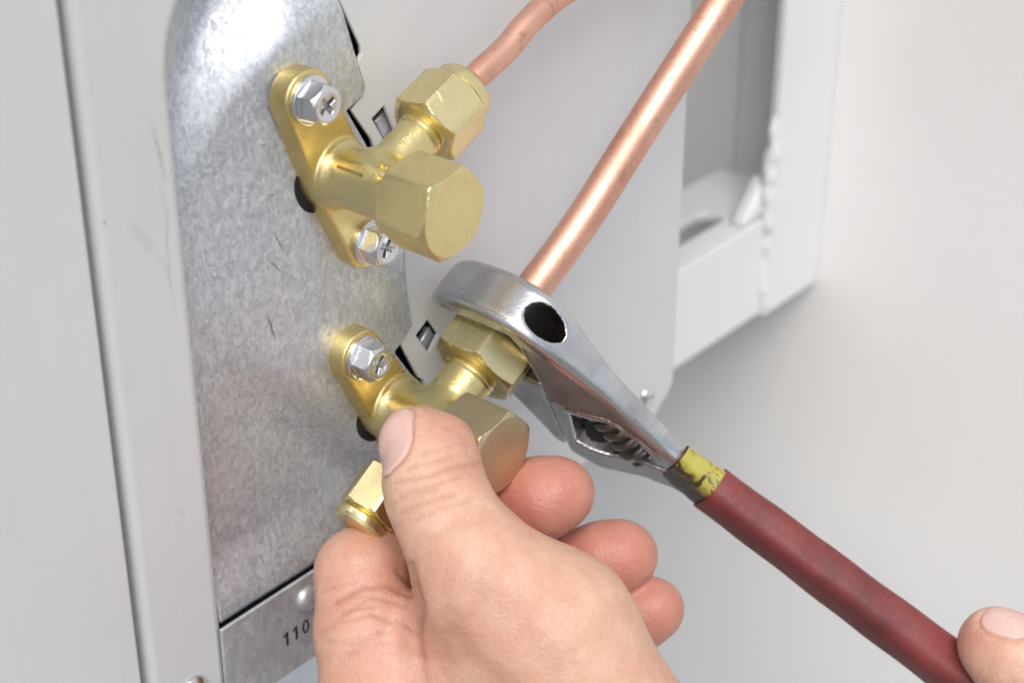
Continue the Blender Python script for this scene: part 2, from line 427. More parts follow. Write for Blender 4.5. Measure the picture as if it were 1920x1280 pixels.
def poly_sd(x, y, pts):
    pts = np.asarray(pts, float); d = np.full(x.shape, 1e9); s = np.ones(x.shape); n = len(pts)
    for i in range(n):
        a, b = pts[i], pts[i - 1]; ex, ey = b - a; wx, wy = x - a[0], y - a[1]
        t = np.clip((wx * ex + wy * ey) / (ex * ex + ey * ey), 0, 1)
        d = np.minimum(d, (wx - ex * t) ** 2 + (wy - ey * t) ** 2)
        c1, c2, c3 = y >= a[1], y < b[1], ex * wy > ey * wx
        s = np.where((c1 & c2 & c3) | (~c1 & ~c2 & ~c3), -s, s)
    return s * np.sqrt(d)

def text_mesh(txt, size, extrude, parent, name, material, mtx):
    cu = bpy.data.curves.new('txt', 'FONT'); cu.body = txt; cu.size = size * S; cu.extrude = extrude * S; cu.space_character = 1.25
    cu.align_x = 'LEFT'; t = bpy.data.objects.new('txt', cu); COL.objects.link(t)
    me = bpy.data.meshes.new_from_object(t.evaluated_get(bpy.context.evaluated_depsgraph_get()))
    bpy.data.objects.remove(t)
    me.materials.clear(); return link(name, me, material, parent, mtx)

def ss_(a, b, x):
    t = np.clip((x - a) / (b - a), 0, 1); return t * t * (3 - 2 * t)

def xz(px, py, y=0.0):
    p = on_y(px, py, y); return (p[0], p[2])

M['paint_side'] = m_paint('ivory_paint_side', (0.565, 0.57, 0.578))
add_scuffs_and_shade(M['paint_side'], [(xz(284, 225), xz(312, 350), 0.7, (0.30, 0.29, 0.29), 0.75), (xz(300, 330), xz(330, 600), 0.6, (0.36, 0.35, 0.34), 0.55),
                             (xz(240, 415), xz(290, 475), 1.5, (0.42, 0.41, 0.41), 0.6), (xz(285, 465), xz(330, 530), 0.9, (0.44, 0.43, 0.43), 0.5), (xz(330, 950), xz(345, 975), 0.7, (0.45, 0.44, 0.43), 0.5)])
add_scuffs_and_shade(M['galv'], [(xz(512, 432), xz(538, 474), 0.32, (0.05, 0.05, 0.05), 0.9), (xz(506, 598), xz(526, 640), 0.5, (0.08, 0.075, 0.07), 0.9), (xz(515, 375), xz(524, 366), 0.5, (0.06, 0.06, 0.06), 0.9),
                       (xz(440, 650), xz(690, 830), 5.0, (0.42, 0.40, 0.39), 0.35), (xz(505, 480), xz(545, 520), 0.4, (0.15, 0.14, 0.14), 0.6)])  # the wide one: dark reflection along the lower rim, painted into the colour

# ================================================================== setting
WX = 318.0
wall = link('wall', box(WX, WX + 120, -1500, 2200, -1000, 2000), M['wall']); wall['kind'] = 'structure'
ground = link('ground', mesh([(-9000, -9000, -1000), (WX + 60, -9000, -1000), (WX + 60, 9000, -1000), (-9000, 9000, -1000)], [(0, 1, 2, 3)]),
              mat('concrete', (0.2, 0.2, 0.2), 0.85)); ground['kind'] = 'structure'
_t = NT(ground.data.materials[0]); _t.l(_t.mix(_t.noise(_t.co(), 3, 8), (0.20, 0.199, 0.195), (0.26, 0.257, 0.25)), _t.p.inputs['Base Color'])

# ================================================================== outdoor unit
ZB = -127.5; ZT = 430.0
unit = empty('outdoor_unit', (-50, 200, ZB), 'ivory air conditioner outdoor unit with galvanised valve plate on its side', 'air conditioner')
U0 = Vector((-50 * S, 200 * S, ZB * S))
def upart(name, me, m, par=None):
    o = link(name, me, m, par or unit)
    if par is None: o.location = -U0
    return o
# cabinet behind the side sheets
upart('inner_casing', box(-380, 136, 16, 700, ZB + 2, ZT - 2), M['dark'])
upart('top_cover', box(-384, 140, -4, 704, ZT, ZT + 4), M['paint'])
# front panel, its edge rounded into the groove
o = upart('front_panel', box(-384, -74.3, 0.0, 9, ZB, ZT - 1), M['paint']); bevel(o, 0.9, 4)
# side panel with the big rounded opening for the valve plate
pl = [(-71.7, ZB + 1), (-48.9, ZB + 1)] + [(-49.0, 35)] + arc(-21, 38, 28.0, 180, 90, 14) + [(-15, ZT - 1), (-71.7, ZT - 1)]
o = upart('side_panel', plate_xz(pl, [], 0.0, 15.0), M['paint_side']); bevel(o, 2.6, 6, 50)
# galvanised valve plate: a pressed sheet, one raised pad under both valves
edge = [(630, -40), (636, 0), (661, 88), (670, 117), (684, 158), (680, 178), (649, 208), (684, 268), (712, 330), (742, 420), (757, 471), (760, 527), (769, 590), (772, 608), (752, 642), (738, 660), (778, 712), (800, 780), (830, 860), (850, 960)]
E2 = np.array([xz(*p) for p in edge])
def row_x(z):
    zz = E2[:, 1]; i = np.argsort(zz); return np.interp(z, zz[i], E2[i, 0])
zs = np.concatenate([np.arange(-101.6, 86, 0.8), np.arange(90, ZT - 2, 12)]); ns = 110
zz, ss = np.meshgrid(zs, np.linspace(0, 1, ns), indexing='ij')
xr = row_x(zz); xl_ = -53.0 + 3.9 * ss_(-55, -90, zz); xx = xl_ + ss * (xr - xl_)
A = np.array(xz(520, 150)); B_ = np.array(xz(380, 640)); D_ = np.array(xz(690, 850))
dtop = 47 - zz - 0.022 * (xx + 2) ** 2                        # upper rim of the pad curls round the top valve
nd = np.array([-(D_ - B_)[1], (D_ - B_)[0]]); nd /= np.linalg.norm(nd)
dlow = (xx - B_[0]) * nd[0] + (zz - B_[1]) * nd[1]            # lower rim, sloping down to the right
dlow = dlow * np.sign((A - B_) @ nd)
pad = ss_(-14, 7, dtop) * ss_(-8, 5, dlow) * ss_(-50, -12, xx)
rec = 0.7 + 5.0 * ss_(-101, -84, zz) + 9.0 * ss_(-25, 42, zz)
yy = rec - (rec + 0.1) * pad
wob = np.sin(xx * 0.21 + 1.0) * np.sin(zz * 0.13) * 0.10 + 0.07 * np.sin(xx * 0.09 - zz * 0.17)
yy = yy + wob * (1 - pad * 0.7)
V = np.stack([xx, yy, zz], -1).reshape(-1, 3); n1, n2 = xx.shape
Fc = [(i * n2 + j, i * n2 + j + 1, (i + 1) * n2 + j + 1, (i + 1) * n2 + j) for i in range(n1 - 1) for j in range(n2 - 1)]
# round dark bores where the valve shanks go through are covered by the valve bodies; the sheet has thickness
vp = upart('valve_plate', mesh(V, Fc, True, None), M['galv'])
so = vp.modifiers.new('thick', 'SOLIDIFY'); so.thickness = 0.0011; so.offset = 1
# oblong dark bore behind each valve
# rear panel with tabs and slots along its left edge
left = [(632, -40), (640, 0), (681, 88), (682, 103), (674, 118), (686, 160), (683, 180), (663, 209), (700, 262), (722, 330), (748, 420), (760, 471), (763, 527), (772, 590), (775, 610), (755, 645), (787, 708), (797, 714), (812, 800), (840, 880)]
L2 = [xz(*p) for p in left]
outer = [(L2[0][0], ZT - 1)] + L2 + [(60, ZB)] + [(129.5, ZB + 0.3), (131.5, ZB + 0.9), (137.8, ZB + 6.2), (139.4, ZB + 9)] + [(139.6, ZT - 1)]
def tab_slot(pts): return [xz(*p) for p in pts]
slot1 = tab_slot([(702, 224), (724, 200), (745, 248), (729, 275)])
slot2 = tab_slot([(784, 630), (806, 600), (826, 628), (808, 664)])
o = upart('rear_panel', plate_xz(outer, [slot1[::-1], slot2[::-1]], 0.6, 1.9), M['paint2'])
bevel(o, 0.35, 2, 50)
for pts in ([(700, 228), (719, 207), (741, 255), (724, 282)], [(786, 640), (803, 611), (822, 642), (812, 690), (800, 700)]):
    t = upart('tab', plate_xz([xz(p[0], p[1], 3.0) for p in pts], [], 2.4, 4.4), M['galv2']); bevel(t, 0.5, 2)
# galvanised base pan
bp = upart('base_pan', plate_xz([(-50.9, ZB - 0.4), (58, ZB - 0.4), (58, -101.6), (-50.9, -101.6)], [], -1.6, -0.5), M['galv2']); bevel(bp, 0.35, 3)
R0 = Matrix(((1, 0, 0, 0), (0, 0, -1, 0), (0, 1, 0, 0), (0, 0, 0, 1)))     # text in the xz plane, facing -y
p = on_y(533, 1213, -1.6)
DIG = {'1': ([(0.9, 0), (1.75, 0), (1.75, 5), (1.05, 5), (0.1, 4.15), (0.1, 3.45), (0.9, 4.0)], []),
       '0': ([(1.35 + 1.35 * math.cos(a), 2.5 + 2.5 * math.sin(a)) for a in np.linspace(0, 2 * np.pi, 24, endpoint=False)],
             [[(1.35 + 0.68 * math.cos(a), 2.5 + 1.85 * math.sin(a)) for a in np.linspace(2 * np.pi, 0, 24, endpoint=False)]])}
for k_, ch in enumerate('110'):
    ou, ho = DIG[ch]; ox, oz = p[0] + k_ * 3.25, p[2]
    num = link('stamped_digit', plate_xz([(ox + 0.9 * a, oz + 0.82 * b) for a, b in ou], [[(ox + 0.9 * a, oz + 0.82 * b) for a, b in hh] for hh in ho], -1.68, -1.62), M['ink'], bp)
    num['label'] = 'black printed digit of the number 110'

# small screws ------------------------------------------------------
def screw_sdf(hexed):
    h = 0.16; lo = np.array([-6.6, -6.6, -1.0]); hi = np.array([6.6, 6.6, 7.2]); X, Y, Z = grid(lo, hi, h)
    r = np.sqrt(X * X + Y * Y); ph = np.arctan2(Y, X)
    if hexed:
        a = (ph % (np.pi / 3)) - np.pi / 6
        hexd = r * np.cos(a) - 4.3
        d = smin(cyl(r, 5.8, Z, -0.6, 1.1, 0.4), smax(smax(hexd, np.abs(Z - 3) - 3.0, 0.25), (r + 0.9 * Z - 9.3) * 0.75, 0.2), 0.5)
        d = smax(d, -(np.sqrt(r * r + (Z - 14.2) ** 2) - 8.75), 0.3)       # dished top
        dep0 = 3.2
    else:
        d = smax(np.sqrt(r * r + (Z + 3.2) ** 2) - 6.6, smax(r - 5.2, -Z - 0.8, 0.3), 0.4); dep0 = 1.4
    w = 0.62
    cr = np.minimum(np.maximum(np.abs(X) - 2.5 + (6 - Z) * 0.3, np.abs(Y) - w), np.maximum(np.abs(Y) - 2.5 + (6 - Z) * 0.3, np.abs(X) - w))
    d = smax(d, -np.maximum(cr, dep0 - Z), 0.15)
    V, Fc = nets(d, lo, h); return netmesh(V, Fc, 50)
SCREW = screw_sdf(True); SCREW.materials.append(M['zinc'])
PAN = screw_sdf(False); PAN.materials.append(M['zinc'])
def place_screw(name, me, parent, loc, spin, scale=1.0, world_to_parent=None):
    o = link(name, me, None, parent)
    q = Matrix.Translation([v * S for v in loc]) @ Matrix.Rotation(math.radians(90), 4, 'X') @ Matrix.Rotation(math.radians(spin), 4, 'Z') @ Matrix.Scale(scale, 4)
    o.matrix_local = (Matrix.Translation(-U0) @ q) if parent is unit else q
    return o
p = on_y(1213, 742, 0.4); place_screw('panel_screw', PAN, unit, (p[0], 0.5, p[2]), 20, 0.62)
p = on_y(366, 1293, -0.5); place_screw('panel_screw', PAN, unit, (p[0], 0.1, p[2]), 50, 0.75)
p = on_y(577, 1122, -2); 
rv = polar([(-0.5, 4.3)] + [(3.0 * math.sin(a), 4.3 * math.cos(a)) for a in np.linspace(0.05, 1.5, 10)], 40, axis=1)
o = link('rivet', rv, M['galv2'], bp); o.matrix_local = Matrix.Translation((p[0] * S, -1.5 * S, p[2] * S)) @ Matrix.Rotation(math.pi, 4, 'X') @ Matrix.Scale(0.85, 4)
# painted sheet seam under the groove
upart('corner_clip', box(-75.2, -70.5, 0.4, 7, ZB - 2.2, ZB - 0.6), M['zinc'])

# ================================================================== valves
def frame(theta):
    th = math.radians(theta); b = np.array([math.cos(th), 0, math.sin(th)]); n = np.array([0, -1.0, 0]); t = np.array([math.sin(th), 0, -math.cos(th)])
    return b, n, t

def make_valve(name, label, c, theta, p):
    b, n, t = frame(theta)
    R = np.stack([b, n, t], 1)
    root = empty(name, (c[0], 0, c[1]), label, 'valve', 'brass service valves on the plate', R)
    h = 0.42; lo = np.array([-26.0 if p['port'] else -16.0, -0.9, -34.0]); hi = np.array([24.0, 30.0, 34.0])
    X, Y, Z = grid(lo, hi, h)                       # X along branch, Y outward, Z along flange
    # flange: two screw ears and a round middle
    az = np.abs(Z); ear = np.sqrt(X * X + (az - 22.2) ** 2) - 6.9
    mid = np.sqrt(X * X + Z * Z) - 8.4
    web = np.maximum(np.abs(X) - (8.2 - 0.06 * az), az - 22.2)
    fl2 = smin(np.minimum(ear, web), mid, 1.0)
    fl = smax(fl2, np.abs(Y - 1.8) - 3.0, 0.8)
    rb = np.sqrt(X * X + Z * Z)
    body = cyl(rb, p['rb'], Y, -0.5, 29.5, 0.6)
    shoulder = smax(rb - (p['rb'] + 1.0 - 0.5 * np.maximum(Y - 6.0, 0)), np.abs(Y - 4.5) - 5.0, 1.0)
    r1 = np.sqrt((Y - p['yn']) ** 2 + Z * Z)
    neck = cyl(r1, p['rn'] + 0.45 * np.clip((7.5 - X) / 4, 0, 2.2), X, 0, p['kn'] + 1.0, 0.5)
    d = smin(smin(fl, shoulder, 1.0), body, 0.8)
    d = smin(d, neck, 2.4)
    if p['port']:
        port = cyl(r1, 5.2, -X, 0, 21, 0.5); boss = cyl(r1, 6.3, -X, 0, 13, 0.8); d = smin(d, smin(port, boss, 0.8), 2.0)
    V, Fc = nets(d, lo, h)
    me = netmesh(V, Fc); me.materials.append(M['brass']); me.materials.append(M['lacquer'])
    bo = link('body', me, None, root)
    # the flange keeps its yellow passivated finish
    ce = V[Fc].mean(1)
    idx = ((ce[:, 1] < 5.4) & (np.hypot(ce[:, 0], ce[:, 2]) > p['rb'] + 1.3)).astype(np.int32)
    me.polygons.foreach_set('material_index', idx)
    # cap
    st = [(24.5, 7.5)] + hexstations(25.3, p['cap1'], p['capAF'], 1.0, 1.7, 0.55)
    cap_ = link('cap', polar(st, 120, 1, 0), p['capmat'], root); cap_.rotation_euler = (0, 0, 0)
    cap_.matrix_local = Matrix.Rotation(math.radians(-p['capph'] + 90), 4, 'Y')
    # thread + flare nut
    k0 = p['kn']
    st = [(k0 - 2.6, p['rn'] * 0.97)]
    for i in range(9): st += [(k0 - 2.4 + i * 0.62, p['rn'] + (0.45 if i % 2 else -0.12))]
    thr = link('thread', polar(st, 64, 0), M['brass_bright'], root); thr.location = (0, p['yn'] * S, 0)
    A, L = p['nutAF'], p['nutL']
    R_ = A / 2 / math.cos(math.pi / 6)
    st = [(k0 - 0.2, p['rn'] + 0.4), (k0, A / 2 - 1.5)] + hexstations(k0 + 0.2, k0 + L * 0.70, A, 1.9, 2.2, 0.6)
    rc = A / 2 - 0.6
    st += [(k0 + L * 0.70 + 0.1, rc), (k0 + L * 0.82, rc - 0.25), (k0 + L * 0.88, rc - 0.9), (k0 + L * 0.93, rc - 2.2), (k0 + L * 0.97, rc - 3.6), (k0 + L, p['rp'] + 0.55), (k0 + L - 0.4, p['rp'] + 0.05)]
    nut = link('flare_nut', polar(st, 120, 0), M['brass_bright'], root)
    nut.matrix_local = Matrix.Translation((0, p['yn'] * S, 0)) @ Matrix.Rotation(math.radians(p['nutph']), 4, 'X')
    if p['port']:
        st = [(-17.2, 4.6)] + hexstations(-17.6, -29.0, 14.2, 0.5, 1.2, 0.5)
        st += [(-29.05, 5.8), (-29.5, 6.3), (-30.2, 6.8), (-31.6, 6.9), (-32.6, 6.4), (-33.0, 5.4), (-33.1, 2.0)]
        pn = link('port_cap', polar(st, 96, 0), M['brass_bright'], root)
        pn.matrix_local = Matrix.Translation((0, p['yn'] * S, 0)) @ Matrix.Rotation(math.radians(15), 4, 'X')
    for sgn, spin in ((-1, p['spin'][0]), (1, p['spin'][1])):
        o = link('flange_screw', SCREW, None, root)
        o.matrix_local = Matrix.Translation((0, 4.85 * S, sgn * 22.2 * S)) @ Matrix.Rotation(math.radians(-90), 4, 'X') @ Matrix.Rotation(math.radians(spin), 4, 'Z')
    return root, R, c

_c1 = np.array([-6.6, 4.4])
P1 = dict(rb=7.3, rn=5.3, yn=14.6, kn=18.5, nutAF=17.0, nutL=19.0, nutph=-10, rp=3.25, cap1=39.5, capAF=19.4, capph=13, capmat=M['brass'], port=False, spin=(10, 35))
valve1, RV1, c1 = make_valve('service_valve', 'upper brass service valve with its thin pipe nut screwed on and no hand on it', _c1, 22.5, P1)
_c2 = np.array([8.9, -65.1])
P2 = dict(rb=7.6, rn=6.6, yn=17.4, kn=16.5, nutAF=22.0, nutL=22.0, nutph=0, rp=4.8, cap1=40.0, capAF=19.8, capph=17, capmat=M['brass_dull_tint'], port=True, spin=(25, 5))
valve2, RV2, c2 = make_valve('service_valve', 'lower brass service valve with side port, pinched by fingers and gripped by the wrench', _c2, 30.0, P2)

# raised casting mark on the upper valve body (curved onto the barrel)
def wrap_mark(valve, txt, size, along, ang, rbar):
    bodyobj = [o for o in valve.children if o.name.startswith('body')][0]
    o = text_mesh(txt, size, 0.6, bodyobj, 'casting_mark', M['brass'], Matrix.Identity(4))
    me = o.data
    for v in me.vertices:
        u, w, q = v.co.x / S, v.co.y / S, v.co.z / S          # text: x across barrel, y along the axis
        a = math.radians(ang) + u / rbar
        rr = rbar + q
        v.co = Vector((rr * math.cos(a) * S, (along - w) * S, rr * math.sin(a) * S))
    me.update()
wrap_mark(valve1, '63', 4.9, 23.2, -120, 7.5)
bl = [o for o in valve1.children if o.name.startswith('body')][0]
vv = []
for w in np.linspace(9.5, 17.0, 10):
    for q in (0.0, 0.32):
        for u in (-0.35, 0.35):
            a = math.radians(-116) + u / 7.3; vv.append(((7.25 + q) * math.cos(a), w, (7.25 + q) * math.sin(a)))
ff = []
for i in range(9):
    k = i * 4; ff += [(k, k + 4, k + 6, k + 2), (k + 2, k + 6, k + 7, k + 3), (k + 3, k + 7, k + 5, k + 1)]
link('casting_line', mesh(vv, ff), M['tarnish'], bl)

# plate bores behind the valves: flat black ovals standing for the shade inside the holes
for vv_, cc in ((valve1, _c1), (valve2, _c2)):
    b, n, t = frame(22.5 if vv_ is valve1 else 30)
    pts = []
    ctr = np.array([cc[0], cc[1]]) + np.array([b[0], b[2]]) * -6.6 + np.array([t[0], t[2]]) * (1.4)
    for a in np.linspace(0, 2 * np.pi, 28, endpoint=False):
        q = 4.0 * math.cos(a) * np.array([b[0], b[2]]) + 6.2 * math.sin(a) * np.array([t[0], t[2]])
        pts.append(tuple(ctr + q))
    upart('bore_shade', plate_xz(pts, [], -0.24, 1.2), M['dark'])

# ================================================================== copper pipes
def W(root_c, R, k, yn, t=0): return np.array([root_c[0], 0, root_c[1]]) + R @ np.array([k, yn, t])
pth = spline([W(_c1, RV1, 28, 14.6), W(_c1, RV1, 34, 14.6), W(_c1, RV1, 41, 14.6), dep(947, 94, 442.5), dep(990, 43, 447), dep(1036, 1, 453), dep(1085, -31, 460), dep(1145, -58, 468), dep(1230, -84, 480), dep(1420, -120, 505), dep(1720, -150, 545)], 120)
o = link('copper_pipe', sweep(pth, 3.25, 32), M['copper']); tag(o, 'thin bent copper pipe rising from the upper brass nut', 'pipe', 'copper refrigerant pipes')
q0 = W(_c2, RV2, 30, 17.4); q1 = W(_c2, RV2, 40, 17.4)
pth = spline([q0, q1, dep(1085, 424, 481), dep(1180, 275, 482), dep(1270, 135, 483), dep(1358, 0, 484), dep(1480, -190, 486), dep(1640, -430, 488), dep(1820, -700, 490)], 130)
o = link('copper_pipe', sweep(pth, 4.7, 40), M['copper']); tag(o, 'thick straight copper pipe running up from the wrench', 'pipe', 'copper refrigerant pipes')

# ================================================================== wall bracket
YB = 55.0; ZA = -129.5; ZAB = -171.0; TB = 3.5
brk = empty('wall_bracket', (WX, YB, ZAB), 'white steel angle bracket fixed to the wall behind the unit', 'bracket')
BO = Vector((WX * S, YB * S, ZAB * S))
def bpart(name, me, bw=0.8):
    o = link(name, me, M['white'], brk); o.location = -BO
    if bw: bevel(o, bw, 3)
    return o
bpart('post_flange', box(278, WX - 0.3, YB - 1.2, YB + TB - 1.2, ZAB - 1.5, 480))
bpart('post_back', box(WX - TB - 0.3, WX - 0.3, YB + TB - 1.1, YB + 40, ZAB - 1.5, 480))
bpart('arm_web', box(20, 279.5, YB, YB + TB, ZAB, ZA))
slot = [(x, z) for x, z in arc(262, YB + 17, 5.5, -90, 90, 8)] + [(x, z) for x, z in arc(175, YB + 17, 5.5, 90, 270, 8)]
me = plate_xz([(20, YB + TB + 0.1), (304, YB + TB + 0.1), (304, YB + 40), (20, YB + 40)], [slot[::-1]], 0, TB)
for v in me.vertices: v.co = Vector((v.co.x, v.co.z, ZA * S - v.co.y))
me.flip_normals(); bm = bmesh.new(); bm.from_mesh(me); bmesh.ops.recalc_face_normals(bm, faces=bm.faces); bm.to_mesh(me); bm.free()
bpart('arm_top', me, 0.6)
# weld run between post and arm
h = 0.7; lo = np.array([270.0, YB - 6, ZA - 45]); hi = np.array([287.0, YB + 10, ZA + 46]); X, Y, Z = grid(lo, hi, h); wd_ = None
for i in range(26):
    f_ = i / 25; z = ZA - 38 + 78 * f_ + rng.uniform(-2, 2); k = rng.uniform(0.8, 1.4) * (1.45 if 0.38 < f_ < 0.85 else 0.8)
    c_ = np.array([278.3 + rng.uniform(-1.4, 0.6), YB - 0.6 + rng.uniform(-0.4, 1.6), z])
    e_ = ellipsoid((X, Y, Z), c_, np.eye(3), np.array([1.5, 1.3, 2.4]) * k * rng.uniform(0.8, 1.2, 3)); wd_ = e_ if wd_ is None else smin(wd_, e_, 1.8)
V, Fc = nets(wd_, lo, h); o = link('weld_seam', netmesh(V, Fc), M['white'], brk); o.location = -BO
gus = mesh([(279, YB + 1, ZA + 0.2), (262, YB + 1, ZA + 0.2), (279, YB + 1, ZA + 17), (279, YB + 7, ZA + 0.2), (262, YB + 9, ZA + 0.2), (279, YB + 9, ZA + 17)], [(0, 1, 2), (3, 5, 4), (0, 3, 4, 1), (1, 4, 5, 2), (0, 2, 5, 3)])
bpart('gusset', gus, 2.5)

# ================================================================== wrench  (local frame of the lower nut: x = k along nut, y = n outward, z = t downward)
wr = empty('adjustable_wrench', W(_c2, RV2, 31, 17.4), 'adjustable steel wrench with red sleeved handle clamped on the lower nut', 'wrench', None, RV2)
WO = np.array([31.0, 17.4, 0.0])
def wpart(name, me, m, par=None):
    o = link(name, me, m, par or wr); return o
HD = np.array([56.6, 45.0]); HD /= np.linalg.norm(HD); HN = np.array([HD[1], -HD[0]])
H0 = np.array([66.7, 42.0])
h = 0.4; lo = np.array([20.0, -2.0, -24.0]); hi = np.array([42.0, 88.0, 64.0]); X, Y, Z = grid(lo, hi, h)
frame_pts = [(2.8, -11.3), (3.4, -14.0), (8, -17.6), (16, -19.4), (25, -19.0), (33, -16.2), (38.5, -10.5), (45, 1), (53, 14.5), (60, 26), (64.5, 31.2), (78, 42.5), (69, 54.5), (57, 47.6), (46, 47.2), (35, 45.6), (27, 43.2), (27.0, 40), (29.4, 20), (30.0, 8), (29.8, -8.0), (28.4, -11.3)]
sm_ = spline([frame_pts[i_] for i_ in range(0, 11)], 60)
d2 = poly_sd(Y, Z, [tuple(q_) for q_ in sm_] + frame_pts[11:])
u = (Y - 36) * HD[0] + (Z - 12) * HD[1]
half = 6.9 - 3.1 * ss_(35, 51, Y) - 1.0 * ss_(51, 64, Y) - 1.2 * ss_(14, -8, Y)
fr = smax(d2, np.abs(X - 31) - half, 2.6)
sharpd = np.maximum(d2 + 0.3, np.abs(X - 31) - half + 0.3)
r = np.hypot(X - 31, Y - 35.9)
fr = smax(fr, -np.maximum(r - 3.85, Z - 34), 0.8)                      # cylindrical keyway, open on the back of the jaw
win = poly_sd(Y, Z, [(36.5, 18.5), (46, 20.5), (53, 26), (59, 37.5), (52, 37.0), (42, 37), (32.5, 34.5)])
fr = smax(fr, -win, 0.5)
pk_pts = [(32.0, -9), (37.5, -6.5), (58.5, 27.5), (58.5, 31.5), (53.8, 24.5), (46, 18.6), (36.0, 16.4), (31.0, 16)]
pk = poly_sd(Y, Z, pk_pts)
fr = smax(fr, -np.maximum(pk, np.abs(np.abs(X - 31) - half) - 0.6), 0.4)
V, Fc = nets(fr, lo, h); V = V - WO
fm = netmesh(V, Fc, 55); fm.materials.append(M['steel']); fm.materials.append(M['keyway_shade'])
ce = V[Fc].mean(1); rr_ = np.hypot(ce[:, 0], ce[:, 1] + WO[1] - 35.9)
nrm_ = np.zeros(len(Fc) * 3); fm.polygons.foreach_get('normal', nrm_); nrm_ = nrm_.reshape(-1, 3)
inw = -(nrm_[:, 0] * ce[:, 0] + nrm_[:, 1] * (ce[:, 1] + WO[1] - 35.9)) / (rr_ + 1e-6)
fm.polygons.foreach_set('material_index', ((rr_ < 4.25) & ((inw > 0.8) | (ce[:, 2] > 0))).astype(np.int32))  # keyway walls painted black for the shade inside the hole
mi_ = np.zeros(len(Fc), np.int32); fm.polygons.foreach_get('material_index', mi_); fm.materials.append(M['brown_steel'])
pkc = poly_sd(ce[:, 1] + WO[1], ce[:, 2], pk_pts); mi_[(pkc < 0.1) & (np.abs(nrm_[:, 0]) > 0.8)] = 2  # flat pocket faces take the browner steel
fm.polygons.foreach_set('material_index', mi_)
wpart('frame', fm, None)
# movable jaw
lo2 = np.array([22.0, 2.0, 8.0]); hi2 = np.array([40.0, 31.0, 46.0]); X, Y, Z = grid(lo2, hi2, 0.5)
d2 = poly_sd(Y, Z, [(6.0, 11.3), (29.0, 11.3), (28.0, 22), (25.8, 42.2), (22.4, 42.0), (17.5, 31), (12, 20.5), (6.5, 14)])
jw = smax(d2, np.abs(X - 31) - 5.7, 1.0)
V, Fc = nets(jw, lo2, 0.5); V = V - WO
wpart('movable_jaw', netmesh(V, Fc, 55), M['steel'])
# worm screw: ridged helix on a core
wa = np.array([30.9, 41.0, 17.5]); wb = np.array([30.9, 48.5, 40.0]); ax = (wb - wa) / np.linalg.norm(wb - wa)
L = np.linalg.norm(wb - wa); nphi = 40; ns_ = 90; e1 = np.array([1.0, 0, 0]); e2 = np.cross(ax, e1)
V = []
for i in range(ns_):
    s = i / (ns_ - 1)
    for j in range(nphi):
        a = 2 * np.pi * j / nphi
        rr = 4.1 + 1.1 * math.tanh(2.2 * math.sin(2 * np.pi * s * L / 4.1 - a)) if 0.04 < s < 0.96 else 3.0
        V.append(wa + ax * s * L + rr * (math.cos(a) * e1 + math.sin(a) * e2) - WO)
Fc = [(i * nphi + j, i * nphi + (j + 1) % nphi, (i + 1) * nphi + (j + 1) % nphi, (i + 1) * nphi + j) for i in range(ns_ - 1) for j in range(nphi)] + [tuple(range(nphi)), tuple((ns_ - 1) * nphi + j for j in range(nphi))]
wpart('worm_screw', mesh(V, Fc, True, 60), M['steel_dirty'])
# sleeve and tape, lofted along the handle
def loft(s0, s1, prof, name, m, ns=60, nphi=56, closed_end=False, open_start=0.0, par=None):
    V = []; wear = []
    rows = []
    for i in range(ns + 1):
        s = s0 + (s1 - s0) * i / ns; rows.append((s, 1.0))
    if closed_end:
        for a in np.linspace(0.2, 1.5, 7): rows.append((s1 + 5 * math.sin(a), math.cos(a)))
    if open_start: rows = [(s0 + 3.0, 0.72), (s0 + 0.2, 0.74), (s0 - 0.05, 0.90)] + rows
    for (s, k) in rows:
        hw, ht, ex = prof(s)
        for j in range(nphi):
            a = 2 * np.pi * j / nphi; ca, sa = math.cos(a), math.sin(a)
            rad = (abs(ca) ** ex + abs(sa) ** ex) ** (-1 / ex)
            bump = 1 + 0.012 * math.sin(s * 0.31 + 2 * a) + 0.010 * math.sin(s * 0.13 - 3 * a + 1)
            w, q = hw * rad * ca * k * bump, ht * rad * sa * k * bump
            cxy = H0 + HD * s + HN * w
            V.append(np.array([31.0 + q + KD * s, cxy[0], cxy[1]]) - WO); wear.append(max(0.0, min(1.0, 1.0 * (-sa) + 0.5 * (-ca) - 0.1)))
    n = len(rows)
    Fc = [(i * nphi + j, i * nphi + (j + 1) % nphi, (i + 1) * nphi + (j + 1) % nphi, (i + 1) * nphi + j) for i in range(n - 1) for j in range(nphi)]
    if closed_end: Fc.append(tuple((n - 1) * nphi + j for j in range(nphi)))
    me = mesh(V, Fc, True, 50); at = me.attributes.new('wear', 'FLOAT', 'POINT'); at.data.foreach_set('value', np.array(wear, np.float32))
    return wpart(name, me, m, par)
KD = 0.0
loft(2.0, 96.0, lambda s: (7.6 + 0.012 * s, 5.3 + 0.010 * s, 3.2), 'red_sleeve', M['rubber'], 90, closed_end=True, open_start=1)
def tp(s):
    f = (s + 9) / 12
    return (9.6 - 1.9 * f + 0.08 * math.sin(s * 1.1), 3.5 + 1.1 * f + 0.06 * math.sin(s * 1.3 + 1), 3.2)
loft(-9.6, 2.0, tp, 'tape_wrap', M['tape'], 26)

# ================================================================== hands
def camvec(x, y, z):
    v = MC @ np.array([x, y, z], float); return v / np.linalg.norm(v)

